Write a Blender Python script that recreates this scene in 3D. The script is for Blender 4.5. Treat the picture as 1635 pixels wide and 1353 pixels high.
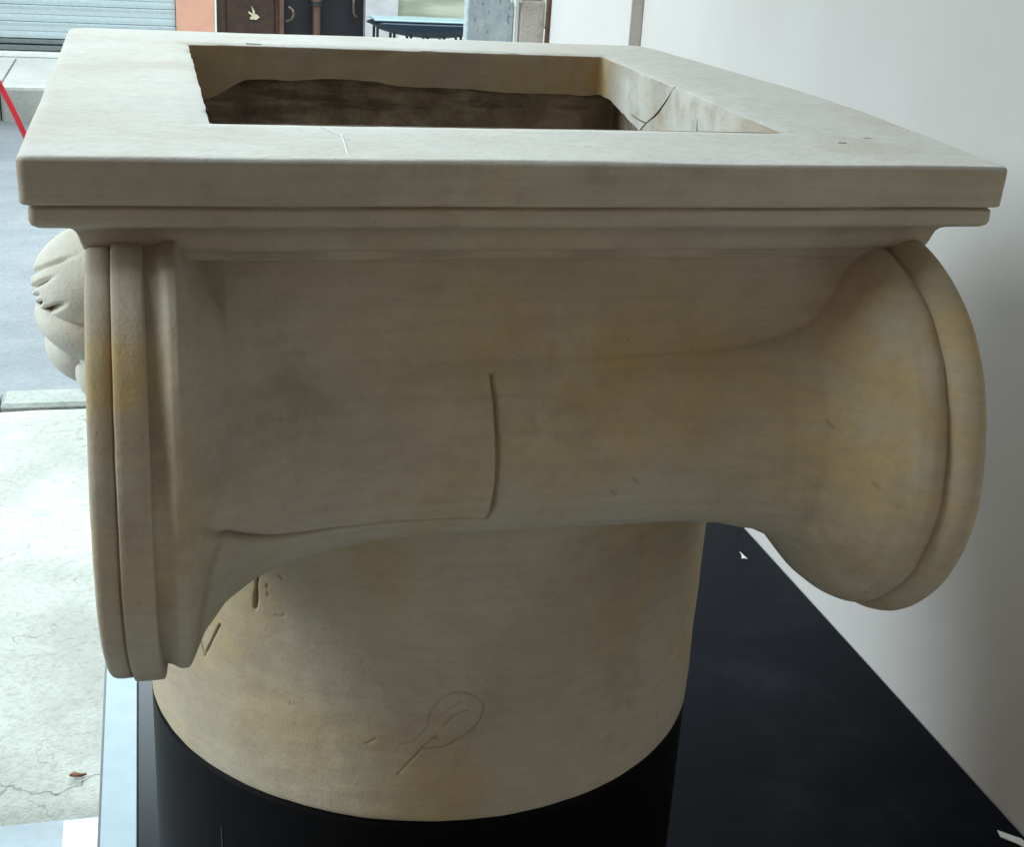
import bpy, math, random
import numpy as np
from mathutils import Matrix, Vector
random.seed(4); RNG = np.random.RandomState(7)
sc = bpy.context.scene
for o in list(bpy.data.objects): bpy.data.objects.remove(o)
CZ = 1.65                                           # camera height above the street

# ------------------------------------------------------------------ camera
cd = bpy.data.cameras.new('camera'); cam = bpy.data.objects.new('camera', cd); sc.collection.objects.link(cam)
cd.sensor_fit = 'HORIZONTAL'; cd.sensor_width = 36.0; cd.lens = 36.0 * 2185.36 / 1635.0
cd.clip_start = 0.02; cd.clip_end = 300
Rr = Vector((0.9679374, -0.2443855, 0.0580761)); Ru = Vector((0.0373781, 0.3687584, 0.9287735)); Rf = Vector((0.2483948, 0.8968238, -0.3660697))
cam.matrix_world = Matrix(((Rr.x, Ru.x, -Rf.x, 0), (Rr.y, Ru.y, -Rf.y, 0), (Rr.z, Ru.z, -Rf.z, CZ), (0, 0, 0, 1)))
sc.camera = cam

# ------------------------------------------------------------------ light
w = bpy.data.worlds.new('World'); sc.world = w; w.use_nodes = True
bg = w.node_tree.nodes['Background']; bg.inputs[0].default_value = (1.0, 0.765, 0.545, 1); bg.inputs[1].default_value = 0.29
def area(name, loc, target, sx, sy, power, col):
    l = bpy.data.lights.new(name, 'AREA'); l.shape = 'RECTANGLE'; l.size = sx; l.size_y = sy; l.energy = power; l.color = col
    o = bpy.data.objects.new(name, l); sc.collection.objects.link(o); o.location = loc
    o.rotation_euler = (Vector(target) - Vector(loc)).to_track_quat('-Z', 'Y').to_euler(); return o
DAY = (0.80, 0.965, 1.02)
area('daylight_over_roofs', (0.9, 15.0, 6.7), (0.3, 1.5, 1.2), 6, 4.4, 3800, DAY)        # sky above the houses opposite
area('daylight_from_left', (-6.0, 2.35, 5.0), (0.3, 1.3, 1.2), 3.2, 4.2, 690, DAY)       # open sky on the left, over the low roofs
area('daylight_over_street', (2.0, 4.6, 10.0), (1.0, 10.0, 0), 10, 7, 2200, DAY)        # sky above our own roof
sc.view_settings.view_transform = 'Standard'; sc.view_settings.look = 'None'
sc.view_settings.exposure = 0.0; sc.view_settings.gamma = 1.0; sc.view_settings.use_curve_mapping = False
sc.render.resolution_x = 1024; sc.render.resolution_y = 848

# ------------------------------------------------------------------ helpers
def tag(o, label=None, cat=None, group=None, kind=None):
    if label: o['label'] = label
    if cat: o['category'] = cat
    if group: o['group'] = group
    if kind: o['kind'] = kind
    return o
def empty(name, loc):
    o = bpy.data.objects.new(name, None); o.empty_display_size = .05; sc.collection.objects.link(o); o.location = loc; return o
def wloc(p):
    v = Vector((0, 0, 0))
    while p is not None: v = v + Vector(p.location); p = p.parent
    return v
def mk(name, verts, faces, mat, parent=None, smooth=False, attr=None, sharp=None):
    """verts in world space (camera height included); stored relative to the parent"""
    V = np.asarray(verts, float)
    off = np.array(wloc(parent)) if parent else np.zeros(3)
    me = bpy.data.meshes.new(name)
    me.from_pydata((V - off).tolist(), [], faces.tolist() if hasattr(faces, 'tolist') else faces); me.update()
    if smooth:
        me.polygons.foreach_set('use_smooth', [True] * len(me.polygons))
        if sharp: me.set_sharp_from_angle(angle=math.radians(sharp))
    if attr is not None:
        a = me.attributes.new('groove', 'FLOAT', 'POINT'); a.data.foreach_set('value', np.asarray(attr, np.float32).ravel())
    me.materials.append(mat)
    o = bpy.data.objects.new(name, me); sc.collection.objects.link(o)
    if parent: o.parent = parent
    return o
def grid_faces(n, m, wrap=False, flip=False, base=0):
    i = np.arange(n - 1)[:, None]; j = np.arange(m if wrap else m - 1)[None, :]; k = (j + 1) % m
    q = np.stack([i * m + j, i * m + k, (i + 1) * m + k, (i + 1) * m + j], -1).reshape(-1, 4) + base
    return q[:, ::-1] if flip else q
class MB:
    def __init__(s): s.v = []; s.f = []
    def add(s, v, f):
        b = len(s.v); s.v += [tuple(p) for p in v]; s.f += [tuple(b + i for i in q) for q in f]; return s
    def box(s, x0, x1, y0, y1, z0, z1, c=0.0):
        if c <= 0:
            v = [(x, y, z) for z in (z0, z1) for y in (y0, y1) for x in (x0, x1)]
            return s.add(v, [(0, 2, 3, 1), (4, 5, 7, 6), (0, 1, 5, 4), (2, 6, 7, 3), (0, 4, 6, 2), (1, 3, 7, 5)])
        # chamfered box: 24 vertices
        v = []; X = (x0, x1); Y = (y0, y1); Z = (z0, z1); idx = {}
        for a in (0, 1):
            for b in (0, 1):
                for d in (0, 1):
                    sx = c if a == 0 else -c; sy = c if b == 0 else -c; sz = c if d == 0 else -c
                    for ax in range(3):
                        p = [X[a] + sx, Y[b] + sy, Z[d] + sz]; p[ax] = (X[a], Y[b], Z[d])[ax]
                        idx[(a, b, d, ax)] = len(v); v.append(tuple(p))
        f = []
        for ax in range(3):
            for sd in (0, 1):
                o = [(0, 0), (1, 0), (1, 1), (0, 1)]; q = []
                for (p1, p2) in o:
                    k = [0, 0, 0]; k[ax] = sd; k[(ax + 1) % 3] = p1; k[(ax + 2) % 3] = p2; q.append(idx[(*k, ax)])
                f.append(q if sd else q[::-1])
        for ax in range(3):
            b_, c_ = (ax + 1) % 3, (ax + 2) % 3
            for p in (0, 1):
                for q_ in (0, 1):
                    k0 = [0, 0, 0]; k1 = [0, 0, 0]; k0[b_] = k1[b_] = p; k0[c_] = k1[c_] = q_; k1[ax] = 1
                    q = [idx[(*k0, b_)], idx[(*k1, b_)], idx[(*k1, c_)], idx[(*k0, c_)]]
                    f.append(q if (p == q_) == False else q[::-1])
        for a in (0, 1):
            for b in (0, 1):
                for d in (0, 1):
                    q = [idx[(a, b, d, 0)], idx[(a, b, d, 1)], idx[(a, b, d, 2)]]
                    f.append(q if (a + b + d) % 2 else q[::-1])
        return s.add(v, f)
    def tube(s, pts, r, n=10):
        pts = [Vector(p) for p in pts]; rings = []
        rr = r if hasattr(r, '__len__') else [r] * len(pts)
        for i, p in enumerate(pts):
            t = (pts[min(i + 1, len(pts) - 1)] - pts[max(i - 1, 0)]).normalized()
            a = t.orthogonal() if i == 0 else (pa - t * pa.dot(t)); a = a.normalized(); pa = a; b = t.cross(a)
            rings += [tuple(p + (a * math.cos(2 * math.pi * k / n) + b * math.sin(2 * math.pi * k / n)) * rr[i]) for k in range(n)]
        f = [tuple(q) for q in grid_faces(len(pts), n, True).tolist()]
        f.append(tuple(range(n))[::-1]); f.append(tuple(range((len(pts) - 1) * n, len(pts) * n)))
        return s.add(rings, f)
    def build(s, name, mat, parent=None, smooth=False, sharp=40): return mk(name, s.v, s.f, mat, parent, smooth, None, sharp if smooth else None)
def box(name, mat, parent, *a, c=0.0): return MB().box(*a, c=c).build(name, mat, parent)
# smooth pseudo noise: sum of sines along random directions, about -1..1
class SN:
    def __init__(s, freq, n=10):
        d = RNG.normal(size=(n, 3)); d /= np.linalg.norm(d, axis=1)[:, None]
        s.k = d * (freq * RNG.uniform(.6, 1.6, n))[:, None]; s.p = RNG.uniform(0, 6.28, n); s.n = n
    def __call__(s, P): return np.sin(P @ s.k.T * 6.283 + s.p).sum(-1) / math.sqrt(s.n) * .8
n4, n9, n25, n60, n150 = SN(4), SN(9), SN(25), SN(60), SN(150, 14)
def seg_dist(U, poly):
    """distance of points U (...,2) to a polyline"""
    best = np.full(U.shape[:-1], 9.0)
    for a, b in zip(poly[:-1], poly[1:]):
        a = np.array(a); b = np.array(b); ab = b - a
        t = np.clip(((U - a) @ ab) / (ab @ ab), 0, 1); best = np.minimum(best, np.linalg.norm(U - (a + t[..., None] * ab), axis=-1))
    return best
def spline(pts, n=12):
    p = [np.array(q, float) for q in pts]; p = [2 * p[0] - p[1]] + p + [2 * p[-1] - p[-2]]; out = []
    for i in range(1, len(p) - 2):
        for t in np.linspace(0, 1, n, endpoint=False):
            out.append(.5 * (2 * p[i] + (p[i + 1] - p[i - 1]) * t + (2 * p[i - 1] - 5 * p[i] + 4 * p[i + 1] - p[i + 2]) * t * t + (-p[i - 1] + 3 * p[i] - 3 * p[i + 1] + p[i + 2]) * t ** 3))
    return out + [p[-2]]

# ------------------------------------------------------------------ materials
class NT:
    def __init__(s, name):
        s.m = bpy.data.materials.new(name); s.m.use_nodes = True; s.t = s.m.node_tree; s.b = s.t.nodes['Principled BSDF']
        s.pos = s.t.nodes.new('ShaderNodeNewGeometry').outputs['Position']
    def n(s, ty, **kw):
        x = s.t.nodes.new(ty)
        for k, v in kw.items(): setattr(x, k, v)
        return x
    def lk(s, a, b): s.t.links.new(a, b)
    def scl(s, v, src=None):
        m = s.n('ShaderNodeMapping'); m.inputs['Scale'].default_value = v; s.lk(src or s.pos, m.inputs[0]); return m.outputs[0]
    def noise(s, scale, det=4, rough=.55, src=None, dist=0, loc=None):
        x = s.n('ShaderNodeTexNoise'); x.inputs['Scale'].default_value = scale; x.inputs['Detail'].default_value = det
        x.inputs['Roughness'].default_value = rough; x.inputs['Distortion'].default_value = dist
        src = src or s.pos
        if loc: mp = s.n('ShaderNodeMapping'); mp.inputs['Location'].default_value = loc; s.lk(src, mp.inputs[0]); src = mp.outputs[0]
        s.lk(src, x.inputs[0]); return x.outputs[0]
    def ramp(s, f, a, b, lo=0, hi=1):
        x = s.n('ShaderNodeMapRange'); x.interpolation_type = 'SMOOTHSTEP'
        x.inputs[1].default_value = a; x.inputs[2].default_value = b; x.inputs[3].default_value = lo; x.inputs[4].default_value = hi; s.lk(f, x.inputs[0]); return x.outputs[0]
    def mix(s, f, a, b, mode='MIX'):
        x = s.n('ShaderNodeMix', data_type='RGBA', blend_type=mode)
        for sk, v in ((x.inputs[0], f), (x.inputs[6], a), (x.inputs[7], b)):
            if isinstance(v, (int, float)): sk.default_value = v
            elif isinstance(v, tuple): sk.default_value = (*v, 1)
            else: s.lk(v, sk)
        return x.outputs[2]
    def math(s, op, a, b=0.0):
        x = s.n('ShaderNodeMath', operation=op)
        for sk, v in ((x.inputs[0], a), (x.inputs[1], b)):
            if isinstance(v, (int, float)): sk.default_value = v
            else: s.lk(v, sk)
        return x.outputs[0]
    def blob(s, p, r):
        d = s.n('ShaderNodeVectorMath', operation='DISTANCE'); s.lk(s.pos, d.inputs[0]); d.inputs[1].default_value = p
        return s.ramp(d.outputs['Value'], r, r * .15)
    def bump(s, h, dist, strength=1.0, prev=None):
        b = s.n('ShaderNodeBump'); b.inputs['Distance'].default_value = dist; b.inputs['Strength'].default_value = strength; s.lk(h, b.inputs['Height'])
        if prev: s.lk(prev, b.inputs['Normal'])
        return b.outputs[0]
    def done(s, col=None, rough=.7, normal=None, metal=0, spec=None):
        if col is not None:
            if isinstance(col, tuple): s.b.inputs['Base Color'].default_value = (*col, 1)
            else: s.lk(col, s.b.inputs['Base Color'])
        if isinstance(rough, (int, float)): s.b.inputs['Roughness'].default_value = rough
        else: s.lk(rough, s.b.inputs['Roughness'])
        s.b.inputs['Metallic'].default_value = metal
        if spec is not None: s.b.inputs['Specular IOR Level'].default_value = spec
        if normal: s.lk(normal, s.b.inputs['Normal'])
        return s.m
def simple(name, col, rough=.6, var=.12, scale=12, bump=0.0, metal=0, spec=None):
    t = NT(name); f = t.ramp(t.noise(scale, 5, .6), .3, .7)
    c = t.mix(f, tuple(x * (1 - var) for x in col), tuple(min(1, x * (1 + var)) for x in col))
    return t.done(c, rough, t.bump(t.noise(scale * 8, 3), bump) if bump else None, metal, spec)
def stone():
    t = NT('carved_stone')
    c = t.mix(t.ramp(t.noise(5, 5, .6), .35, .65), (.43, .362, .272), (.53, .458, .355))
    sep = t.n('ShaderNodeSeparateXYZ'); t.lk(t.pos, sep.inputs[0])
    clean_lit_top = t.ramp(sep.outputs[2], 1.4795, 1.4765, .25, 1)      # fewer stains on the top bed; also masks its painted daylight
    c = t.mix(t.ramp(clean_lit_top, .9, .3, 0, .8), c, (.60, .575, .53))  # paler, cooler top: daylight painted into the stone colour
    # ochre staining with its own shapes
    o = t.ramp(t.noise(6.5, 4, .55, loc=(3.1, .4, 1.7)), .42, .68, 0, .72)
    for p, r, a in (((.53, .80, 1.30), .22, 1.0), ((.52, .80, 1.20), .15, .8), ((.29, .88, 1.335), .16, 1.0), ((.40, .87, 1.32), .14, .9), ((.20, .90, 1.33), .12, .5), ((-.03, .80, 1.365), .055, 1.1), ((-.02, .79, 1.33), .035, .5),
                    ((.42, .87, 1.30), .12, .5), ((.06, .98, .97), .13, .8), ((.13, .96, .95), .1, .5), ((.4, .97, .93), .1, .25), ((.488, 1.476, 1.45), .035, 1.4), ((.485, 1.465, 1.43), .025, 1.0)):
        o = t.math('MAXIMUM', o, t.math('MULTIPLY', t.blob(p, r), a))
    o = t.math('MULTIPLY', t.math('MULTIPLY', o, clean_lit_top), t.ramp(t.noise(14, 4, .65, loc=(1, 5, 2)), .28, .62, .25, 1))
    c = t.mix(o, c, (.50, .355, .17))
    # greenish and pinkish grey clouds
    c = t.mix(t.ramp(t.noise(9, 3, .5, loc=(7, 2, 4)), .55, .74, 0, .12), c, (.40, .41, .34))
    c = t.mix(t.ramp(t.noise(8, 3, .5, loc=(2, 9, 6)), .50, .70, 0, .40), c, (.45, .36, .29))
    # tool drag: fine streaks along the length
    st = t.noise(1, 3, .7, src=t.scl((9, 40, 150)))
    c = t.mix(t.math('MULTIPLY', t.ramp(st, .34, .68, .0, .44), clean_lit_top), c, t.mix(.5, c, (.30, .25, .20)))
    mo = t.noise(80, 4, .75); c = t.mix(t.ramp(mo, .38, .72, 0, .42), c, t.mix(.55, c, (.28, .235, .185)))
    # grime blotches and pits
    gr = t.math('MULTIPLY', t.math('MULTIPLY', t.ramp(t.noise(9, 6, .7, loc=(4, 4, 9)), .52, .70), .5), clean_lit_top); c = t.mix(gr, c, (.30, .235, .175))
    pit = t.ramp(t.noise(230, 2, .4, loc=(5, 1, 1)), .765, .81); c = t.mix(t.math('MULTIPLY', pit, .35), c, (.20, .15, .11))
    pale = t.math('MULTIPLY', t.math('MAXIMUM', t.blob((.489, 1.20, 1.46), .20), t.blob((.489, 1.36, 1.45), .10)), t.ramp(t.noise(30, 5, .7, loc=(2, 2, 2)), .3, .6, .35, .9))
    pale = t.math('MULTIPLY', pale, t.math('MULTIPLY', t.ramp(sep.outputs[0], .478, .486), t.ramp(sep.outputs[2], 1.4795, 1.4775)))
    c = t.mix(pale, c, (.74, .73, .68))  # chalky right cheek of the hollow, with daylight from the left painted in
    a = t.n('ShaderNodeAttribute', attribute_name='groove').outputs['Fac']
    c = t.mix(t.math('MULTIPLY', a, .8), c, (.165, .10, .055))
    h = t.math('ADD', t.math('MULTIPLY', st, .5), t.math('ADD', mo, t.math('MULTIPLY', pit, -1.0)))
    nb = t.bump(h, .0011, .55); nb = t.bump(t.noise(420, 2, .5), .0004, .5, nb)
    return t.done(c, .85, nb, spec=.15)
STONE = stone()
PALELIT = simple('cream_stone_lit', (.66, .62, .54), .8, .08, 40, .0006, spec=.3)  # leaf stone: cleaner cream, with the daylight on it painted into the colour
def stone_inner():
    t = NT('rough_stone_hollow')
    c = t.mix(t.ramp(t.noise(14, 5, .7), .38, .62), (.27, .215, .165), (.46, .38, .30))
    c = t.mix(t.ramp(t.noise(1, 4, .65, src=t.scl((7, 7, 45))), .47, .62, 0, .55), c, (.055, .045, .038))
    return t.done(c, .9, t.bump(t.noise(60, 4, .7), .005), spec=.15)
HOLLOW = stone_inner()
def black_top():
    t = NT('black_laminate'); n = t.noise(260, 3, .6)
    c = t.mix(t.ramp(n, .66, .8, 0, .3), (.0065, .0078, .0115), (.05, .055, .06)); c = t.mix(t.ramp(t.noise(4, 5, .7), .45, .75, 0, .22), c, (.05, .055, .065))
    return t.done(c, .26, None, spec=.035)
BLACK = black_top()
def black_paint():
    t = NT('black_painted_wood'); n = t.noise(1, 4, .6, src=t.scl((90, 90, 9)))
    c = t.mix(t.ramp(n, .62, .74, 0, .4), (.0045, .0038, .004), (.018, .018, .019))
    return t.done(c, .5, t.bump(n, .0006, .6), spec=.05)
PEDM = black_paint()
def plaster():
    t = NT('white_wall_paint'); c = t.mix(t.ramp(t.noise(2.2, 5, .6), .3, .7), (.665, .635, .615), (.70, .68, .665))
    return t.done(c, .75, t.bump(t.noise(40, 3, .5), .0012, .35), spec=.2)
WALL = plaster()
def concrete(name, a, b, crack=.0, specks=.3):
    t = NT(name)
    c = t.mix(t.ramp(t.noise(2.0, 6, .65), .35, .65), a, b)
    c = t.mix(t.ramp(t.noise(55, 6, .8), .42, .72, 0, .5), c, tuple(x * .55 for x in a))
    sp = t.ramp(t.noise(160, 2, .4), .70, .76, 0, specks); c = t.mix(sp, c, (.10, .095, .085))
    if crack:
        dn = t.n('ShaderNodeTexNoise'); dn.inputs['Scale'].default_value = 5; dn.inputs['Detail'].default_value = 6; t.lk(t.pos, dn.inputs[0])
        mv = t.n('ShaderNodeMix', data_type='VECTOR'); mv.inputs[0].default_value = .3; t.lk(t.pos, mv.inputs[4]); t.lk(dn.outputs['Color'], mv.inputs[5])
        vo = t.n('ShaderNodeTexVoronoi', feature='DISTANCE_TO_EDGE'); vo.inputs['Scale'].default_value = 1.7; t.lk(mv.outputs[1], vo.inputs[0])
        vo2 = t.n('ShaderNodeTexVoronoi', feature='DISTANCE_TO_EDGE'); vo2.inputs['Scale'].default_value = 5.5; t.lk(mv.outputs[1], vo2.inputs[0])
        k2 = t.math('MULTIPLY', t.ramp(vo2.outputs['Distance'], .012, .002), t.ramp(t.noise(2.4, 4, .6, loc=(3, 1, 0)), .52, .62)); c = t.mix(t.math('MULTIPLY', k2, crack * .8), c, (.10, .095, .08))
        c = t.mix(t.ramp(t.noise(38, 5, .75), .58, .72, 0, .45), c, (.20, .20, .17))
        k = t.math('MULTIPLY', t.ramp(vo.outputs['Distance'], .006, .0012), t.ramp(t.noise(1.6, 3), .47, .56)); c = t.mix(t.math('MULTIPLY', k, crack), c, (.07, .065, .055))
    return t.done(c, .9, t.bump(t.noise(120, 4, .7), .004), spec=.2)
PAVE = concrete('worn_concrete', (.305, .312, .28), (.42, .425, .39), .7, .5)
KERB = concrete('kerb_concrete', (.25, .265, .245), (.34, .36, .33), .5, .5)
KERBF = concrete('opposite_kerb_stone', (.30, .31, .29), (.38, .39, .365), 0, .5)
SLAB = concrete('pale_paving', (.60, .61, .58), (.70, .71, .68), 0, .15)
ROAD = concrete('bleached_asphalt', (.18, .195, .208), (.225, .24, .252), 0, .5)
GUTTER = concrete('dark_gutter_asphalt', (.11, .125, .14), (.15, .165, .18), 0, .4)
FLOORG = simple('grey_floor_tile', (.25, .29, .32), .6, .1, 20, spec=.2)
FLOORW = simple('white_floor_tile', (.50, .50, .49), .6, .06, 20, spec=.2)
ALU = simple('pale_edge_profile', (.36, .44, .49), .6, .04, 30, spec=.15)
DARKSEAL = simple('dark_seal', (.03, .035, .04), .6)
SHUT = simple('grey_shutter_metal', (.43, .51, .54), .45, .06, 30, metal=.0)
SHUTD = simple('dark_shutter_rail', (.13, .15, .155), .5, .15, 30)
WHITEP = simple('white_paint', (.70, .71, .69), .5, .05, 20)
SALMON = simple('salmon_render', (.60, .32, .235), .85, .05, 8, .002)
WOOD = simple('dark_brown_door_wood', (.042, .022, .015), .4, .3, 14)
WOODL = simple('turned_brown_wood', (.115, .062, .045), .4, .2, 14)
VOID = simple('black_door_panel', (.006, .006, .010), .5, .2, 10)
IRON = simple('dark_iron', (.02, .02, .023), .45, .2, 20)
BRASS = simple('worn_brass', (.16, .125, .09), .4, .2, 30, metal=.6)
CREAM = simple('cream_enamel', (.52, .48, .33), .5, .05, 30)
RENDER = simple('pale_grey_render', (.50, .50, .52), .85, .10, 9, .002)
def glass():
    t = NT('green_window_glass'); c = t.mix(t.ramp(t.noise(1, 5, .6, src=t.scl((1.2, 1, 9))), .4, .62), (.30, .34, .26), (.48, .52, .42))
    return t.done(c, .12, None, spec=.5)
GLASS = glass()
BLUET = simple('pale_cyan_top', (.42, .60, .66), .35, .05, 12)
BLUE = simple('blue_vinyl', (.008, .022, .042), .30, .1, 12)
RED = simple('red_paint', (.48, .018, .03), .35, .12, 20)
def weathered():
    t = NT('weathered_blue_grey_paint'); c = t.mix(t.ramp(t.noise(25, 6, .7), .4, .66), (.40, .46, .49), (.52, .58, .60))
    k = t.ramp(t.noise(1, 5, .65, src=t.scl((85, 85, 34))), .60, .68); c = t.mix(t.math('MULTIPLY', k, .65), c, (.20, .235, .26))
    return t.done(c, .75, t.bump(k, .002), spec=.3)
WEATH = weathered()
BEIGE = simple('beige_stone_block', (.56, .50, .46), .85, .10, 14, .004)
BROWN = simple('rusty_brown', (.115, .055, .035), .8, .3, 40)
CHIP = simple('white_chip', (.78, .78, .74), .7)
LEAFM = simple('dry_leaf_brown', (.20, .085, .045), .7, .3, 60)
SCR = simple('pale_scratch', (.72, .72, .69), .8)
CRACK = simple('dark_crack', (.11, .09, .065), .9)

# ------------------------------------------------------------------ setting: wall, floor, added unseen ceiling, street
WX = 1.019                                          # face of the wall on the right
V = MB().box(WX, WX + .25, -2.5, 2.845, 0, 2.698)
tag(V.build('wall_right', WALL), kind='structure')
V = MB().box(.993, WX + .25, 2.849, 3.465, 0, 2.698, c=.003)
tag(V.build('wall_reveal', WALL), kind='structure')
box('reveal_edge', BEIGE, bpy.data.objects['wall_reveal'], .9928, WX - .0008, 2.8455, 2.8488, 0.002, 2.74)
V = MB().box(-1.3, WX + .25, -2.5, 2.5, 2.70, 2.9)  # unseen slab added to keep steep overhead daylight off the near wall
tag(V.build('ceiling_light_block', simple('dim_light_block', (.22, .20, .18), .9)), kind='structure')
V = MB().box(-4.0, WX + .25, -2.5, 2.193, -.2, .0)
fl = tag(V.build('floor', FLOORG), kind='structure')
box('white_floor_tile', FLOORW, fl, -.20, .9, 1.4, 2.186, .0005, .004, c=.001)
# near pavement: uneven front edge at the threshold, slightly rolling surface
xs = np.linspace(-4.5, 3.6, 240); ys = np.linspace(2.2, 4.335, 70)
PX, PY = np.meshgrid(xs, ys, indexing='ij'); P = np.stack([PX, PY, np.zeros_like(PX)], -1)
P[..., 2] = .004 * n4(P * .3) + .002 * n4(P); P[:, 0, 1] += .010 * n9(P[:, 0] * .8); P[:, 0, 2] -= .01
P[:, -1, 1] += .004 * n9(P[:, -1]); P[:, -1, 2] -= .012
tag(mk('pavement_near', P.reshape(-1, 3), grid_faces(len(xs), len(ys), flip=True), PAVE, None, True), kind='structure')
kb = empty('kerb_near', (0, 4.41, 0)); tag(kb, kind='structure')
x = -4.6
while x < 3.5:
    L = 1.55 if x > -4 else 1.0
    box('kerb_stone', KERB, kb, x + .004, x + L - .004, 4.345, 4.487, -.25, .008, c=.012); x += L
V = MB().box(-30, 30, -5, 60, -.5, -.10); tag(V.build('road', ROAD), kind='structure')
xs = np.linspace(-6, 5, 200); ys = np.linspace(4.46, 4.72, 8); PX, PY = np.meshgrid(xs, ys, indexing='ij'); P = np.stack([PX, PY, np.full_like(PX, -.095)], -1)
P[:, -1, 1] += .035 * n4(P[:, -1] * .5)
tag(mk('gutter', P.reshape(-1, 3), grid_faces(len(xs), len(ys), flip=True), GUTTER), kind='structure')
KZ = .143
op = empty('pavement_opposite', (0, 10.3, 0)); tag(op, kind='structure')
box('pavement_base', KERBF, op, -8, 9, 10.45, 11.9, -.3, KZ - .03)
x = -8.0
while x < 8.9:
    box('kerb_stone', KERBF, op, x + .006, x + .994, 10.235, 10.40, -.3, KZ - .004, c=.02); x += 1.0
x = -8.2
while x < 8.4:
    box('paving_slab', SLAB, op, x + .007, x + .593, 10.25, 11.775, KZ - .03, KZ + random.uniform(0, .003), c=.006); x += .6

# ------------------------------------------------------------------ the house across the street
BY = 11.855
hb = empty('street_house', (2.0, BY, KZ)); tag(hb, 'house across the street with roller shutter, salmon wall and dark door', 'building')
def hz(z): return z + CZ
box('plinth', WHITEP, hb, -4.0, .243, BY - .07, BY + .02, KZ + .002, hz(-1.462), c=.006)
sh = mk('roller_shutter', *(lambda m: (m.v, m.f))(MB().box(-4.0, .243, BY + .05, BY + .08, KZ, 3.4)), SHUTD, hb)
box('bottom_rail', SHUTD, sh, -4.0, .24, BY - .015, BY + .05, hz(-1.455), hz(-1.415), c=.006)
box('bottom_rail', SHUTD, sh, -4.0, .24, BY - .004, BY + .05, hz(-1.405), hz(-1.370), c=.006)
prof = [(.0, 0), (.004, -.010), (.030, -.014), (.050, -.013), (.053, -.009), (.058, -.009), (.062, -.014), (.095, -.017), (.112, -.022), (.122, -.024), (.1275, -.012), (.1285, .0)]
me = None; z = hz(-1.365)
while z < 3.3:
    if me is None:
        v = [(xx, BY + .03 + dy, z + dz) for xx in (-4.0, .238) for dz, dy in prof]; n = len(prof)
        s = mk('slat', v, [(i, i + 1, n + i + 1, n + i) for i in range(n - 1)], SHUT, sh); me = s; z0 = z
    else:
        s = me.copy(); sc.collection.objects.link(s); s.location = (0, 0, z - z0)
    z += .1295
box('salmon_wall', SALMON, hb, .243, .548, BY - .02, BY + .3, KZ, 3.5)
box('door_frame', WHITEP, hb, .549, .566, BY - .03, BY + .3, KZ, 3.0, c=.003)
dr = box('door', WOOD, hb, .567, 1.115, BY + .02, BY + .07, KZ + .01, 2.8)
for zz in (.28, .95, 1.62): box('door_panel', WOOD, dr, .64, 1.04, BY + .004, BY + .019, zz, zz + .55, c=.012)
box('door_stile', WOODL, dr, 1.075, 1.114, BY + .0, BY + .0195, KZ + .02, 2.8, c=.005)
# pale bird shaped fitting on the door
bird = [(.845, .622), (.868, .606), (.882, .571), (.905, .556), (.918, .538), (.905, .522), (.899, .502), (.87, .506), (.842, .503), (.845, .520), (.852, .533), (.838, .548), (.826, .571), (.845, .565), (.851, .588)]
bird = [(487, 38), (515, 85), (512, 105), (535, 112), (552, 130), (540, 138), (525, 152), (500, 148), (478, 150), (475, 135), (492, 122), (465, 100), (462, 88), (475, 90), (500, 105), (495, 75)]
bird = [(.815 + (300 + x / 4.809 - 395) * .005, CZ - 1.055 - (y / 4.809 - 10) * .00477) for x, y in bird]; nb_ = len(bird)
mk('bird_fitting', [(x, BY - .012, z) for x, z in bird] + [(x, BY + .004, z) for x, z in bird], [tuple(range(nb_))] + [(i, (i + 1) % nb_, nb_ + (i + 1) % nb_, nb_ + i) for i in range(nb_)], CREAM, dr)
MB().tube(spline([(1.15, BY - .01, .60), (1.175, BY - .05, .585), (1.185, BY - .06, .55), (1.165, BY - .05, .51), (1.13, BY - .01, .49)], 4), .011, 8).build('door_handle', BRASS, dr, True)
dk = box('dark_doorway', VOID, hb, 1.116, 1.785, BY + .09, BY + .14, KZ + .01, 2.8)
MB().tube([(1.378, BY - .02, KZ + .0), (1.378, BY - .02, .62), (1.378, BY - .02, .625), (1.378, BY - .02, .645), (1.378, BY - .02, .66), (1.378, BY - .02, .685), (1.378, BY - .02, .70)],
          [.033, .033, .045, .05, .045, .05, .04], 16).build('turned_post', WOODL, hb, True)
MB().tube([(1.378, BY - .02, .632), (1.378, BY - .02, .655), (1.378, BY - .02, .66), (1.378, BY - .02, .70), (1.378, BY - .02, 2.6)], [.049, .053, .045, .042, .040], 16).build('post_ring', IRON, hb, True)
MB().tube(spline([(1.705, BY + .07, .72), (1.69, BY + .02, .67), (1.69, BY + .01, .58), (1.71, BY + .02, .545), (1.70, BY + .07, .525)], 4), .010, 8).build('pull_handle', BRASS, dk, True)
box('pier', RENDER, hb, 1.786, 2.062, BY - .02, BY + .3, KZ, 3.5)
box('wall', WHITEP, hb, 2.063, 5.5, BY - .004, BY + .3, KZ, hz(-1.150))
wn = box('window', GLASS, hb, 2.066, 4.0, BY + .05, BY + .07, hz(-1.149), 2.6)
box('window_rail', simple('grey_green_rail', (.30, .33, .28), .6), wn, 2.066, 4.0, BY + .02, BY + .049, hz(-1.135), hz(-1.085), c=.006)
box('wall', RENDER, hb, 4.001, 6.0, BY - .02, BY + .3, hz(-1.149), 3.5)
box('upper_wall', RENDER, hb, .567, 4.0, BY - .02, BY + .3, 2.81, 3.5)

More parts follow.
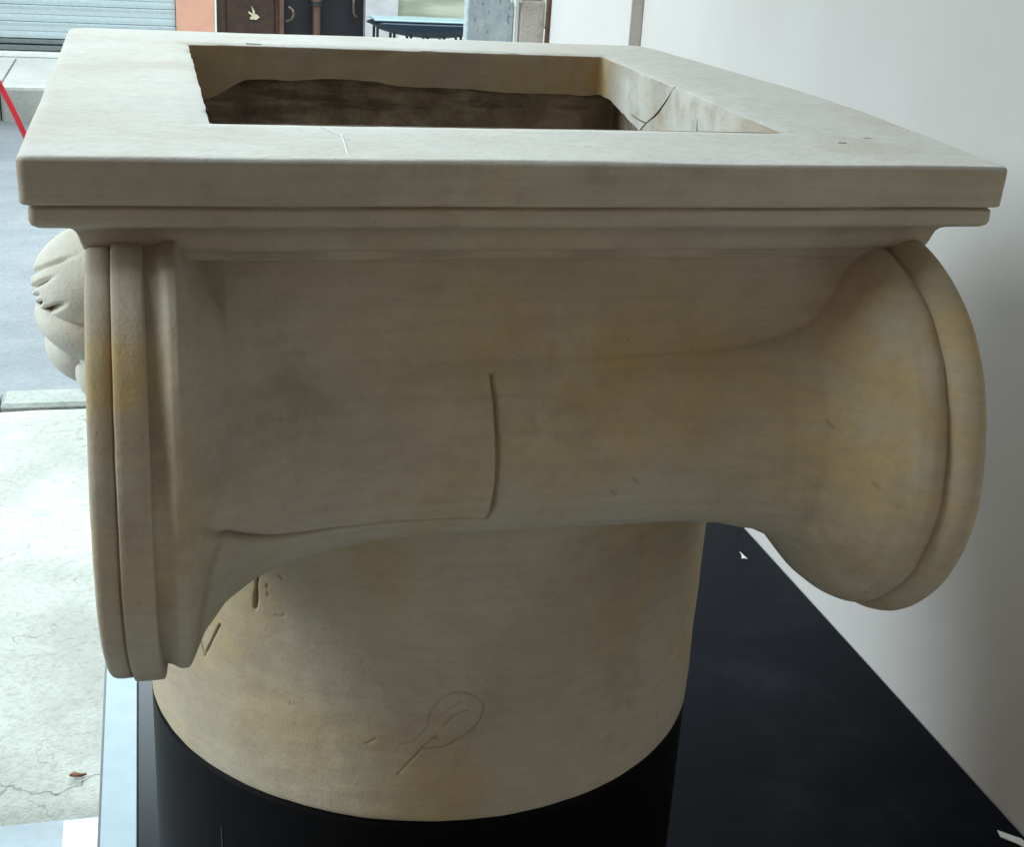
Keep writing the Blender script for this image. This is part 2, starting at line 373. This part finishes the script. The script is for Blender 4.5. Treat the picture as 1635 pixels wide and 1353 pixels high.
# blue bench on the opposite pavement
bn = empty('bench', (2.15, 10.95, KZ)); tag(bn, 'blue padded bench on thin black legs outside the green window', 'bench')
n = 40; seat = []
for i in range(n + 1):
    u = i / n; xx = 1.668 + u * .98; e = min(1, (1 - abs(2 * u - 1)) * 5.0) ** .5
    bott = .018 + .088 * (1 - abs(2 * u - 1) ** 2.2); hw = .05 + .11 * e
    top = .618
    for k in range(14):
        a = k / 14 * 2 * math.pi; ca, sa = math.cos(a), math.sin(a)
        zz = top - .022 + (.022 if sa > 0 else bott) * (abs(sa) ** .7) * (1 if sa > 0 else -1) * max(.25, e)
        seat.append((xx, 10.95 + hw * (abs(ca) ** .6) * (1 if ca > 0 else -1), zz))
fs = [tuple(q) for q in grid_faces(n + 1, 14, True).tolist()] + [tuple(range(14)), tuple(range(n * 14, n * 14 + 14))[::-1]]
mk('seat', seat, fs, BLUE, bn, True, None, 60)
box('seat_edge', BLUET, bn, 1.70, 2.62, 10.80, 11.10, .6165, .632, c=.006)  # pale cyan strip along the top of the seat
for k in range(7):
    xx = 1.735 + k * .132; m = MB().tube([(xx, 10.86, KZ), (xx, 10.86, .57)], .011, 8); m.build('leg', IRON, bn, True)
for k in range(7):
    xx = 1.735 + k * .132; MB().tube([(xx, 11.04, KZ), (xx, 11.04, .57)], .011, 8).build('leg', IRON, bn, True)

# red trestle by the road
rt = empty('trestle', (-.7, 5.0, -.1)); tag(rt, 'slanted red metal trestle leg standing in the grey road', 'trestle')
MB().tube([(-.085, 5.0, -.1), (-.45, 5.0, .84), (-.80, 5.0, 1.64)], .0098, 10).build('leg', RED, rt, True)
MB().tube([(-1.55, 5.0, -.1), (-1.17, 5.0, .84), (-.82, 5.0, 1.64)], .0098, 10).build('leg', RED, rt, True)
MB().tube([(-1.08, 5.0, 1.05), (-.545, 5.0, 1.05)], .010, 10).build('crossbar', RED, rt, True)

# jamb of beige blocks with an open weathered leaf
jb = empty('stone_jamb', (.95, 3.5, 0)); tag(jb, 'beige stone door jamb of stacked blocks with brown edge pipe', 'door jamb')
z = 0.004; i = 0
zs = [0.0, .37, .72, 1.062, 1.385, 1.74, 2.1, 2.45, 2.75]
for a, b in zip(zs[:-1], zs[1:]): box('stone_block', BEIGE, jb, .914, .982 + random.uniform(-.001, .001), 3.47, 3.75, a + .0025, b - .0025, c=.005)
MB().tube([(.988, 3.462, 0), (.9865, 3.462, 1.3), (.989, 3.462, 2.7)], .0062, 8).build('pipe', BROWN, jb, True)
lf = empty('shutter_leaf', (.85, 3.5, 0)); tag(lf, 'weathered blue-grey wooden shutter leaf with white edge and hinge', 'shutter')
box('panel', WEATH, lf, .780, .9005, 3.475, 3.515, .05, 2.3, c=.003)
box('edge_batten', WHITEP, lf, .9010, .9125, 3.47, 3.51, .05, 2.3, c=.002)
for zz in (.35, 1.375, 1.95):
    hg = box('hinge', WHITEP, lf, .888, .918, 3.4655, 3.4695, zz, zz + .045, c=.001)
    MB().tube([(.902, 3.463, zz - .008), (.902, 3.463, zz + .05)], .0055, 10).build('hinge_pin', WHITEP, hg, True)

# ------------------------------------------------------------------ black display counter
TZ = CZ - 1.06
ct = empty('counter', (.5, 1.3, 0)); tag(ct, 'black display counter along the wall with pale edge strip', 'counter')
box('counter_top', BLACK, ct, -.0446, WX - .002, .35, 2.14, TZ - .04, TZ, c=.0015)
box('edge_strip', ALU, ct, -.0868, -.0452, .35, 2.14, TZ - .042, TZ - .0005, c=.001)
box('edge_seal', DARKSEAL, ct, -.0894, -.0870, .35, 2.14, TZ - .042, TZ - .001)
box('front_panel', BLACK, ct, -.04, WX - .003, .40, .42, 0.001, TZ - .0405)
box('side_panel', BLACK, ct, -.04, -.02, .4205, 2.10, 0.001, TZ - .0405)
box('back_panel', BLACK, ct, -.04, WX - .003, 2.101, 2.12, 0.001, TZ - .0405)

# black round plinth under the capital
XN, YN, RN = .2593, 1.2329, .2781; ZB = CZ - .7644
def lathe_z(prof, seg=160): 
    a = np.linspace(0, 2 * np.pi, seg, endpoint=False); R = np.array([p[0] for p in prof])[:, None]; Z = np.array([p[1] for p in prof])[:, None]
    return np.stack([XN + R * np.sin(a), YN - R * np.cos(a), Z + 0 * a], -1)
pd = empty('round_plinth', (XN, YN, TZ)); tag(pd, 'black painted drum under the capital on the counter', 'plinth')
prof = [(0.0, TZ + .0005), (RN - .003, TZ + .0005), (RN - .0005, TZ + .003), (RN - .0005, ZB - .005), (RN - .003, ZB - .0015), (0.0, ZB - .0015)]
G = lathe_z(prof, 200); mk('drum', G.reshape(-1, 3), grid_faces(len(prof), 200, True), PEDM, pd, True, None, 30)
for ang, za, zb in ((-52, .825, .79), (-51.2, .80, .76)):
    a = math.radians(ang); r = RN + .0001
    MB().tube([(XN + r * math.sin(a), YN - r * math.cos(a), za), (XN + r * math.sin(a + .004), YN - r * math.cos(a + .004), zb)], .00028, 5).build('scuff', simple('grey_scuff', (.22, .22, .23), .8) if 'grey_scuff' not in bpy.data.materials else bpy.data.materials['grey_scuff'], pd)

# ------------------------------------------------------------------ the capital
cap = empty('capital', (XN, YN, ZB)); tag(cap, 'carved pale stone capital with scrolled bolster and square slab, hollow on top', 'capital')
YM = 1.2323                                         # mirror plane of the capital

# --- abacus: square slab with mouldings, and the hollow in it
XL, XR, YF, YB = -.0794, .6042, .8705, 1.594
NS, NC = 150, 14
def ring(x0, x1, y0, y1, rad):
    pts = []
    cs = [((x0, y0), (1, 1), 180), ((x1, y0), (-1, 1), 270), ((x1, y1), (-1, -1), 0), ((x0, y1), (1, -1), 90)]
    arcs = []
    for i, ((cx, cy), (sx, sy), a0) in enumerate(cs):
        r = rad[i]; arcs.append([(cx + sx * r + r * math.cos(math.radians(a0 + 90 * t)), cy + sy * r + r * math.sin(math.radians(a0 + 90 * t))) for t in np.linspace(0, 1, NC)])
    for i in range(4):
        pts += arcs[i]; a = arcs[i][-1]; b = arcs[(i + 1) % 4][0]
        for t in np.linspace(0, 1, NS + 2)[1:-1]: pts.append((a[0] + (b[0] - a[0]) * t, a[1] + (b[1] - a[1]) * t))
    return np.array(pts)
def outer(e, z):
    k = max(.002, .0055 - e * .1)
    p = ring(XL + e, XR - e, YF + e, YB - e, (k, k, k + .006, max(k, .022 - e * .5)))
    dv = np.interp(p[:, 1], [.87, .912, 1.0, 1.114, 1.257, 1.403, 1.552, 1.6], [0, -.001, .006, .0135, .011, -.006, -.025, -.034])
    p[:, 0] += dv * np.clip((p[:, 0] - .3) / .3, 0, 1) ** 2
    return np.concatenate([p, np.full((len(p), 1), z)], 1)
def inner(e, z):
    p = ring(.0415 - e, .4875 + e, 1.0105 - e, 1.4796 + e, (.004, .004, .005, .004))
    return np.concatenate([p, np.full((len(p), 1), z)], 1)
T = CZ - .170
NR = len(outer(0, 0)); rings = []
i0 = inner(0, T); i1 = inner(0.0, T)
# lip of the hollow: ragged underside
ang = np.arange(NR)
lip = inner(0, T); lz = np.interp(lip[:, 0], [.04, .06, .10, .18, .24, .37, .48], [-.058, -.056, -.036, -.033, -.037, -.041, -.044])
onr = np.clip((lip[:, 0] - .47) / .015, 0, 1); lz = lz * (1 - onr) + onr * np.interp(lip[:, 1], [1.0, 1.2, 1.343, 1.442, 1.48], [-.066, -.06, -.056, -.042, -.042])
lz = lz + .0014 * n9(lip) + .0005 * n60(lip)
def hollow_rings():
    out = []
    for e, dz in ((.0215, .45), (.0225, .6), (.022, .8)):
        p = inner(e - .0, T); p[:, 2] = T - .05 - .2 * (dz - .45) / .55; out.append(p)
    return out
tops = []
o0 = outer(.0045, T)
for t in np.linspace(0, 1, 26):
    tt = t; p = o0 * (1 - tt) + i0 * tt; p = p.copy(); p[:, 2] += .0004 * n4(p) + .00015 * n9(p)
    if t > .9: p[:, 2] -= .0007
    if t == 1:
        p[:, 2] -= .0012
    tops.append(p)
# break up the edge of the hollow with small chips
chip = np.clip(n25(tops[-1]) - .7, 0, 1) * .005
cen = np.array([.2645, 1.245, 0]); dirn = tops[-1] - cen; dirn[:, 2] = 0; dirn /= np.linalg.norm(dirn, axis=1)[:, None]
tops[-1] += dirn * (chip[:, None] + .0008 * n25(tops[-1])[:, None]); tops[-1][:, 2] -= chip * .5
inn = []
for f in (.03, .10, .3, .5, .7, .9, 1.0):
    p = inner(0, T); p[:, 2] = T + lz * f; p += dirn * (.0010 * n9(p) + .0006 * n25(p))[:, None] * (1 if f > .03 else .6)
    if f == .03: p += dirn * chip[:, None] * .5
    inn.append(p)
PR = [(.0022, -.0002), (.0008, -.0010), (.0001, -.0024), (0, -.005), (0, -.012), (.0002, -.018), (.0003, -.024), (.0004, -.0282), (.0010, -.0292), (.0022, -.0298), (.0058, -.0302), (.0068, -.0310), (.0058, -.0322),
      (.0047, -.0330), (.0045, -.0345), (.0045, -.0405), (.0056, -.0435), (.0085, -.0455), (.0180, -.0480), (.0255, -.0500), (.0290, -.0518), (.0312, -.0545), (.0326, -.0585), (.0336, -.0625), (.0348, -.0660), (.0366, -.0684), (.0386, -.0694),
      (.0392, -.0706), (.0394, -.0735), (.0410, -.0760), (.0450, -.0775), (.0700, -.0778)]
outs = []
for e, z in PR:
    p = outer(e, T + z); c2 = p - cen; c2[:, 2] = 0; c2 /= np.linalg.norm(c2, axis=1)[:, None]
    p -= c2 * (.0004 * n4(p) + .00015 * n25(p) + np.clip(n60(p) - 1.35, 0, 1) * .003)[:, None]; p[:, 2] += .0004 * n4(p + 3.1); outs.append(p)
allr = inn[::-1] + tops[::-1] + outs
A = np.stack(allr)                                   # rings x points
gv = np.zeros(A.shape[:2]); off = len(inn) + len(tops)
for k, (e, z) in enumerate(PR):
    if e in (.0058, .0068): gv[off + k] = .45 * np.clip(.55 + n9(outs[k]), 0, 1)
    if e in (.0386, .0392, .0394): gv[off + k] = .40 * np.clip(.5 + n9(outs[k]), 0, 1)
    if e in (.0290, .0312): gv[off + k] = .20
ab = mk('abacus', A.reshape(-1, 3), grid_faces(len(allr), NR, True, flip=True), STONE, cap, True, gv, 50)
# the rough hollow under the lip
h = []
p = inn[-1].copy(); h.append(p + np.array([0, 0, .0004]))
for e, z in ((.012, -.002), (.024, -.010), (.028, -.05), (.026, -.11), (.02, -.19), (.0, -.215), (-.08, -.22), (-.2, -.222)):
    q = inner(max(e, -.2), T) if e >= 0 else cen + (inner(0, T) - cen) * (1 + e / .23)
    q = q.copy(); q[:, 2] = T + lz + z; q += dirn * (.004 * n9(q) + .003 * n25(q))[:, None]; q[:, 2] += .004 * n25(q); h.append(q)
hv = np.stack(h); nr = len(h); vv = np.concatenate([hv.reshape(-1, 3), [[.2645, 1.245, T - .27]]]); ff = grid_faces(nr, NR, True).tolist() + [((nr - 1) * NR + i, (nr - 1) * NR + (i + 1) % NR, nr * NR) for i in range(NR)]
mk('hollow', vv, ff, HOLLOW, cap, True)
# crack in the right cheek of the hollow, chalky scratches and flecks on the slab
def bit(pts, r, mat, nm, par=cap): MB().tube([(x, y, z + CZ) for x, y, z in spline(pts, 6)], r, 6).build(nm, mat, par, True)
bit([(.4878, 1.255, -.1715), (.4876, 1.272, -.186), (.4876, 1.298, -.204), (.4876, 1.325, -.218), (.4876, 1.338, -.226)], .0008, CRACK, 'crack')
bit([(.4876, 1.325, -.217), (.4876, 1.352, -.217), (.4876, 1.38, -.214)], .0007, CRACK, 'crack')
bit([(.4876, 1.18, -.174), (.4876, 1.188, -.190), (.4876, 1.186, -.205)], .0006, CRACK, 'crack')

for pts, r, m in (([(.1196, .9937), (.125, .9764), (.1327, .9478)], .0003, SCR), ([(.1308, .9694), (.1273, .9242), (.124, .8848)], .00035, SCR), ([(.1007, 1.4917), (.1161, 1.4891)], .0008, SCR)):
    bit([(x, y, -.1701) for x, y in pts], r, m, 'scratch')
FL = simple('grey_brown_fleck', (.34, .30, .24), .9)
for x, y, l in ((.0033, 1.043, .004), (.5157, .962, .004), (.5482, .983, .005), (-.0252, 1.385, .004), (.30, .93, .003)):
    MB().tube([(x - l, y, T - .0004), (x - l * .5, y + .0012, T - .0001), (x + l * .4, y - .0006, T - .0001), (x + l, y + .0006, T - .0004)], [.0002, .0005, .0005, .0002], 6).build('fleck', FL, cap, True)

# --- bolster: waisted roll that melts into the block under the slab
YC, ZC = .925, CZ - .385
BX = np.array([-.012, -.003, .001, .004, .0070, .0135, .0165, .025, .04, .06, .08, .115, .15, .2, .30, .37, .42, .45, .472, .488, .503, .517, .5255, .5305, .535, .5395, .55])
BR = np.array([.1515, .1515, .1520, .1538, .1558, .1558, .1500, .1305, .1115, .0985, .0895, .079, .0745, .073, .073, .0745, .078, .084, .094, .1125, .130, .1415, .1455, .1464, .1456, .1432, .1425])
xf = np.linspace(-.012, .55, 2400); rf = np.interp(xf, BX, BR); ker = np.exp(-np.linspace(-2.2, 2.2, 31) ** 2); ker /= ker.sum()
rf = np.convolve(np.pad(rf, 15, mode='edge'), ker, mode='valid')
vgro = [(.226, .334), (.2265, .322), (.228, .312), (.2285, .289), (.2280, .264), (.2285, .241), (.2265, .220)]   # (x, height above 1.0)
vgro = [(x, z + 1.0) for x, z in spline([(.2252, .330), (.2260, .312), (.2266, .289), (.2270, .264), (.2264, .241), (.2256, .231), (.2232, .2235)], 6)]
crease = spline([(.012, 1.275), (.031, 1.254), (.054, 1.240), (.076, 1.231), (.108, 1.2285), (.144, 1.2275), (.19, 1.2270), (.2235, 1.2255)], 6)
def bolster(mirror):
    nx = 560 if not mirror else 160
    # denser columns at both ends
    u = np.linspace(0, 1, nx); X = -.012 + .562 * (u + .055 * np.sin(2 * np.pi * u) * -1.0)
    r = np.interp(X, xf, rf); yw = .916
    rows = []
    up = np.linspace(1, 0, 150 if not mirror else 40) ; ztop = CZ - .226
    for t in up:                                    # block face and upper half of the roll
        z = ZC + (ztop - ZC) * t + 0 * X; q = np.clip(1 - ((z - ZC) / r) ** 2, 0, 1); inside = np.abs(z - ZC) < r
        yc_ = np.where(inside, YC - r * np.sqrt(q), YC + (np.abs(z - ZC) - r) * 2.5); k = np.interp(X, [.30, .45, .52, .55], [.045, .07, .06, .02])
        hh = np.clip(.5 + .5 * (.916 - yc_) / k, 0, 1); yv = .916 * (1 - hh) + yc_ * hh - k * hh * (1 - hh)      # roll and flat face with a soft valley
        zp, yp = CZ - .247 - ZC, .914 - YC; D = math.hypot(zp, yp); al = math.atan2(zp, -yp); pt = al - np.arccos(np.clip(r / D, 0, 1))
        zt_, yt_ = r * np.sin(pt), -r * np.cos(pt); f_ = (z - ZC - zt_) / np.maximum(zp - zt_, 1e-4)
        yh = np.where((f_ > 0) & (r < D), YC + yt_ + (yp - yt_) * f_, yc_)                                        # face running tangent on to the roll
        w_ = np.interp(X, [.0, .20, .36, .46, .53], [1, .97, .80, .68, .5]) * np.clip((D - r) / .03, 0, 1)
        y = np.minimum(yh, .93) * w_ + yv * (1 - w_)
        rows.append(np.stack([X, y, z], -1))
    for a in np.radians(np.linspace(0, -165, 190 if not mirror else 50))[1:]:
        rows.append(np.stack([X, YC - r * np.cos(a), ZC + r * np.sin(a)], -1))
    P = np.stack(rows); g = np.zeros(P.shape[:2])
    P[..., 1] += .0011 * n9(P) + .0005 * n25(P); P[..., 2] += .0008 * n9(P + 5)
    if not mirror:
        U = P[..., [0, 2]]; lower = P[..., 1] < YC - .005
        d1 = np.where(lower, seg_dist(U, vgro), 9); d2 = np.where(lower, seg_dist(U, crease), 9)
        dd = P - np.array([0, YC, ZC]); dd[..., 0] = 0; dd /= np.linalg.norm(dd, axis=-1)[..., None] + 1e-9
        # raised sheath on the left half, above the crease
        cz = np.interp(P[..., 0], [c[0] for c in crease], [c[1] for c in crease]); gx = np.interp(P[..., 2], [v[1] for v in vgro][::-1], [v[0] for v in vgro][::-1])
        sm = lambda v, a, b: np.clip((v - a) / (b - a), 0, 1) ** 2 * (3 - 2 * np.clip((v - a) / (b - a), 0, 1))
        lay = sm(gx - P[..., 0], -.0005, .0022) * sm(P[..., 2] - cz, -.001, .0015) * sm(.34 + 1.0 - P[..., 2], 0, .03) * sm(P[..., 0], .02, .07)
        wv = .0019 * (.8 + .3 * n60(P)) + .0002; gk = np.exp(-(d1 / wv) ** 2); fade = sm(P[..., 0], .01, .05); wc = .0019 + .0010 * sm(.16 - P[..., 0], 0, .1); gc = np.exp(-(d2 / wc) ** 2) * fade
        d3 = np.where(lower, seg_dist(U, spline([(.036, 1.249), (.028, 1.228), (.022, 1.195), (.019, 1.155)], 6)), 9); gf = np.exp(-(d3 / .0032) ** 2)
        P += dd * (.0032 * lay - .0030 * gk - .0042 * gc - .0026 * gf)[..., None]
        g = np.clip(.55 * gk + 1.0 * gc + .32 * gf, 0, 1)
        # dirt in the recess beside the right scroll and the little pick mark
        g = np.maximum(g, .42 * np.exp(-((P[..., 0] - .5375) / .0035) ** 2) * np.clip(.7 + .5 * n9(P), 0, 1))
        g = np.maximum(g, .30 * np.exp(-((P[..., 0] + .002) / .006) ** 2) * np.clip(.6 + .5 * n9(P), 0, 1))  # left recess: shade of the concave painted in as a darker tone
        for (px_, pz_) in ((.495, 1.265), (.47, 1.30), (.33, 1.255), (.315, 1.245)):
            g = np.maximum(g, .5 * np.exp(-(seg_dist(U, [(px_, pz_), (px_ + .003, pz_ - .003)]) / .0012) ** 2))
    if mirror: P[..., 1] = 2 * YM - P[..., 1]
    return mk('bolster', P.reshape(-1, 3), grid_faces(P.shape[0], P.shape[1], flip=bool(mirror)), STONE, cap, True, g)
bolster(False); bolster(True)

# --- scroll discs at the four ends
LP = [(-.0045, .130), (-.0060, .1450), (-.0066, .1560), (-.0070, .1612), (-.0076, .1628), (-.0090, .1634), (-.0150, .1636), (-.0220, .1636), (-.0258, .1634), (-.0266, .1628), (-.0269, .1605), (-.0272, .1590), (-.0278, .1590), (-.0284, .1600), (-.0294, .1605),
      (-.034, .1607), (-.0385, .1604), (-.0412, .1594), (-.0424, .1580), (-.0430, .1555), (-.0430, .140), (-.0432, .10), (-.0432, .05), (-.0432, .0)]
RP = [(.5355, .125), (.5362, .1400), (.5368, .1430), (.5382, .1452), (.5410, .1480), (.5445, .1510), (.5483, .1532), (.5525, .1545), (.5560, .1550), (.5595, .1545), (.5625, .1530), (.5645, .1500), (.5652, .1460), (.5652, .10), (.5652, .05), (.5652, .0)]
def disc(prof, left, mirror):
    seg = 220; a = np.linspace(0, 2 * np.pi, seg, endpoint=False)    # a=0 towards the viewer, then downwards
    X = np.array([p[0] for p in prof])[:, None]; R = np.array([p[1] for p in prof])[:, None]
    low = np.clip(np.sin(a), 0, 1)
    Rm = R * (1 + 0 * a)
    if left: Rm = Rm - .0075 * (1 - low) * (R / .16)          # a scroll: widest at the foot
    P = np.stack([X + 0 * a + (.006 * low ** 3 if left else 0) + (.022 if left and mirror else 0), YC - Rm * np.cos(a), ZC - Rm * np.sin(a)], -1)
    P[..., 1] += .0007 * n9(P); P[..., 2] += .0007 * n9(P + 2); P[..., 0] += .0004 * n4(P + 7) + .00012 * n25(P)
    g = np.zeros(P.shape[:2])
    if left: g[9:13] = .42 * np.clip(.65 + .6 * n9(P[9:13]), 0, 1); g[0:2] = .45  # first rows carry the painted shade of the left recess
    else: g[0:4] = .32 * np.clip(.7 + .5 * n9(P[0:4]), 0, 1)
    if mirror: P[..., 1] = 2 * YM - P[..., 1]
    fl = left ^ mirror
    o = mk('volute', P.reshape(-1, 3), grid_faces(len(prof), seg, True, flip=fl), STONE, cap, True, g, 55)
    xs_ = prof[-1][0] + (.0036 if left else -.0036); sp = []
    for t in np.linspace(0, 1, 140):
        th = t * 2 * np.pi * 2.6 - .6; rr = .108 * (1 - t) + .018; yy = YC - rr * math.cos(th)
        sp.append((xs_ + (.022 if left and mirror else 0) + (.006 * max(0, math.sin(th)) ** 3 if left else 0), 2 * YM - yy if mirror else yy, ZC - rr * math.sin(th)))
    MB().tube(sp, list(np.interp(np.linspace(0, 1, 140), [0, .08, 1], [.001, .0055, .004])), 8).build('spiral', STONE, o, True)
for mirror in (False, True): disc(LP, True, mirror); disc(RP, False, mirror)

# --- block between the two bolsters, under the slab
mb = MB(); zt, zb_ = CZ - .2465, CZ - .455; x0, x1, y0, y1 = -.02, .543, .9255, 1.5385
mb.add([(x0, y0, zt), (x1, y0, zt), (x1, y1, zt), (x0, y1, zt), (x0 + .01, y0, zb_), (x1 - .01, y0, zb_), (x1 - .01, y1, zb_), (x0 + .01, y1, zb_)], [(0, 4, 5, 1), (1, 5, 6, 2), (2, 6, 7, 3), (3, 7, 4, 0), (4, 7, 6, 5)])
mb.build('block', STONE, cap)

# --- drum of the capital with its cut letters and scratched oval
na, nz = 900, 330
a = np.concatenate([np.linspace(-84, 60, na), np.linspace(60, 276, 120)[1:-1]]); ar = np.radians(a)
Z = np.concatenate([np.linspace(ZB, ZB + .004, 5)[:-1], np.linspace(ZB + .004, CZ - .44, nz)])
AA, ZZ = np.meshgrid(ar, Z, indexing='ij'); rr = np.full_like(AA, RN)
rr -= .0022 * np.exp(-((ZZ - ZB) / .0018)) 
P0 = np.stack([XN + RN * np.sin(AA), YN - RN * np.cos(AA), ZZ], -1)
rr += .0003 * n9(P0) + .0002 * n25(P0)
U = np.stack([(AA) * RN, ZZ], -1); g = np.zeros_like(AA)
def cut(pts, width, depth, dirt, smooth=True):
    global rr, g
    q = [(math.radians(x) * RN, z + CZ) for x, z in pts]; q = spline(q, 6) if smooth and len(q) > 2 else q
    b0 = np.array(q).min(0) - .012; b1 = np.array(q).max(0) + .012
    i = np.where((U[:, 0, 0] > b0[0]) & (U[:, 0, 0] < b1[0]))[0]; j = np.where((U[0, :, 1] > b0[1]) & (U[0, :, 1] < b1[1]))[0]
    s = np.ix_(i, j); vr = n60(P0[s]); k = np.exp(-(seg_dist(U[s], q) / (width * np.clip(.95 + .3 * vr, .5, 1.5))) ** 2) * np.clip(.85 + .35 * n25(P0[s]), .35, 1)
    rr[s] -= depth * k; g[s] = np.maximum(g[s], dirt * k)
cut([(-57.1, -.630), (-55.69, -.6499)], .0009, .0025, 1.0, False); cut([(-55.69, -.6499), (-51.12, -.6094)], .0010, .0028, 1.0, False)
cut([(-42.0, -.530), (-42.1, -.5474), (-42.66, -.5783)], .0016, .004, 1.0, False)
cut([(-40.05, -.5525), (-40.0, -.5550)], .0013, .0016, .45, False); cut([(-39.9, -.560), (-39.85, -.5625)], .0012, .0010, .2, False)
cut([(-38.4, -.5790), (-37.19, -.5790), (-36.6, -.5765)], .0011, .0014, .4); cut([(-37.6, -.5405), (-36.9, -.5425)], .0011, .0012, .3, False)
cut([(-15.46, -.7148), (-13.61, -.702), (-11.27, -.6864), (-9.92, -.6793), (-8.75, -.6743)], .0008, .0012, .62, False)
cut([(-12.7, -.6806), (-10.6, -.6663), (-10.2, -.6544), (-9.0, -.642), (-7.51, -.6349), (-5.64, -.6317), (-3.35, -.6342), (-1.15, -.6434), (-1.0, -.6532), (-1.82, -.6639), (-3.3, -.672), (-5.04, -.6778), (-6.75, -.6835), (-8.48, -.6863), (-11.6, -.6879)], .0009, .0011, .5)
cut([(-7.78, -.6644), (-5.62, -.6528), (-3.55, -.6494)], .0008, .0010, .42); cut([(-4.86, -.6412), (-6.5, -.647), (-8.38, -.6544)], .0008, .0009, .32)
cut([(-21.26, -.6864), (-19.51, -.6803)], .0009, .0009, .3, False); cut([(-15.11, -.6842), (-12.7, -.6806)], .0009, .0009, .4, False)
cut([(-9.3, -.676), (-8.6, -.678)], .0018, .0012, .4, False)
P = np.stack([XN + rr * np.sin(AA), YN - rr * np.cos(AA), ZZ], -1)
nA, nZ = P.shape[:2]; Pt = np.transpose(P, (1, 0, 2)); gt = g.T
mk('drum', Pt.reshape(-1, 3), grid_faces(nZ, nA, True), STONE, cap, True, gt)

# --- curled leaf carved on the face towards the street
def lobe(c, r, flute, nphi=70, nth=60, tilt=0.0):
    th = np.linspace(0, np.pi, nth)[:, None]; ph = np.linspace(0, 2 * np.pi, nphi, endpoint=False)[None, :]
    D = np.stack([np.sin(th) * np.cos(ph), np.sin(th) * np.sin(ph), np.cos(th) + 0 * ph], -1)
    k = np.ones(D.shape[:2]); g = np.zeros_like(k)
    for (d, z0, wd, dep, y0, y1) in flute:          # incised lines running inwards from the rim
        q = np.abs(D[..., 2] - z0 - d * D[..., 1]); m = np.exp(-(q / wd) ** 2) * np.clip((y1 - D[..., 1]) / .25, 0, 1) * np.clip((D[..., 1] - y0) / .2, 0, 1) * np.clip(-D[..., 0] * 3, 0, 1)
        k -= dep * m; g = np.maximum(g, .75 * m)
    P = D * k[..., None] * np.array(r); ct_, st_ = math.cos(tilt), math.sin(tilt)
    x = P[..., 0] * ct_ - P[..., 2] * st_; z = P[..., 0] * st_ + P[..., 2] * ct_
    P = np.stack([x, P[..., 1], z], -1) + np.array(c)
    return P.reshape(-1, 3), grid_faces(nth, nphi, True, flip=True), g.ravel()
fl1 = [(-.45, .42, .045, .09, -.8, .7), (-.5, .12, .045, .12, -.75, .7), (-.5, -.06, .04, .11, -.55, .7), (-.5, -.22, .04, .12, -.6, .7), (-.5, -.42, .05, .16, -.9, .7)]
parts = [lobe((-.046, 1.195, CZ - .335), (.058, .066, .046), fl1, 150, 140, .30), lobe((-.054, 1.185, CZ - .378), (.050, .050, .027), [(-.3, .25, .09, .12, -1.2, .2)], tilt=-.42), lobe((-.060, 1.200, CZ - .400), (.037, .042, .031), [], tilt=-.55), lobe((-.040, 1.172, CZ - .402), (.030, .032, .042), [(.5, .1, .06, .14, -1, .5)], tilt=-.25)]
v, f, g, b = [], [], [], 0
for P, F, G_ in parts: v.append(P); f.append(F + b); g.append(G_); b += len(P)
mk('leaf_ornament', np.concatenate(v), np.concatenate(f), PALELIT, cap, True, np.concatenate(g))

# ------------------------------------------------------------------ small loose things
def fleck(name, pts, z, th, mat, label, cat, grp=None):
    n_ = len(pts); v = [(x, y, z + th * (1 + .6 * math.sin(i * 2.1))) for i, (x, y) in enumerate(pts)] + [(x, y, z) for x, y in pts]
    cx = sum(p[0] for p in pts) / n_; cy = sum(p[1] for p in pts) / n_; v.append((cx, cy, z + th * 1.6))
    o = mk(name, v, [(i, (i + 1) % n_, 2 * n_) for i in range(n_)] + [(i, n_ + i, n_ + (i + 1) % n_, (i + 1) % n_) for i in range(n_)], mat); return tag(o, label, cat, grp)
fleck('paint_chip', [(.962, 1.938), (.972, 1.934), (.9715, 1.943), (.9695, 1.962), (.9665, 1.945)], TZ + .0006, .001, CHIP, 'tiny white chip lying on the counter behind the bolster', 'chip')
fleck('paint_chip', [(.985, 1.180), (.997, 1.166), (1.004, 1.156), (1.010, 1.160), (1.009, 1.172), (1.004, 1.178), (.995, 1.186), (.988, 1.192)], TZ + .0006, .001, CHIP, 'white chip lying at the near end of the counter by the wall', 'chip')
fleck('dry_leaf', [(-.196, 2.321), (-.188, 2.328), (-.178, 2.327), (-.164, 2.321), (-.172, 2.316), (-.186, 2.317)], .004, .004, LEAFM, 'small rust-brown dry leaf on the cracked concrete pavement', 'leaf')
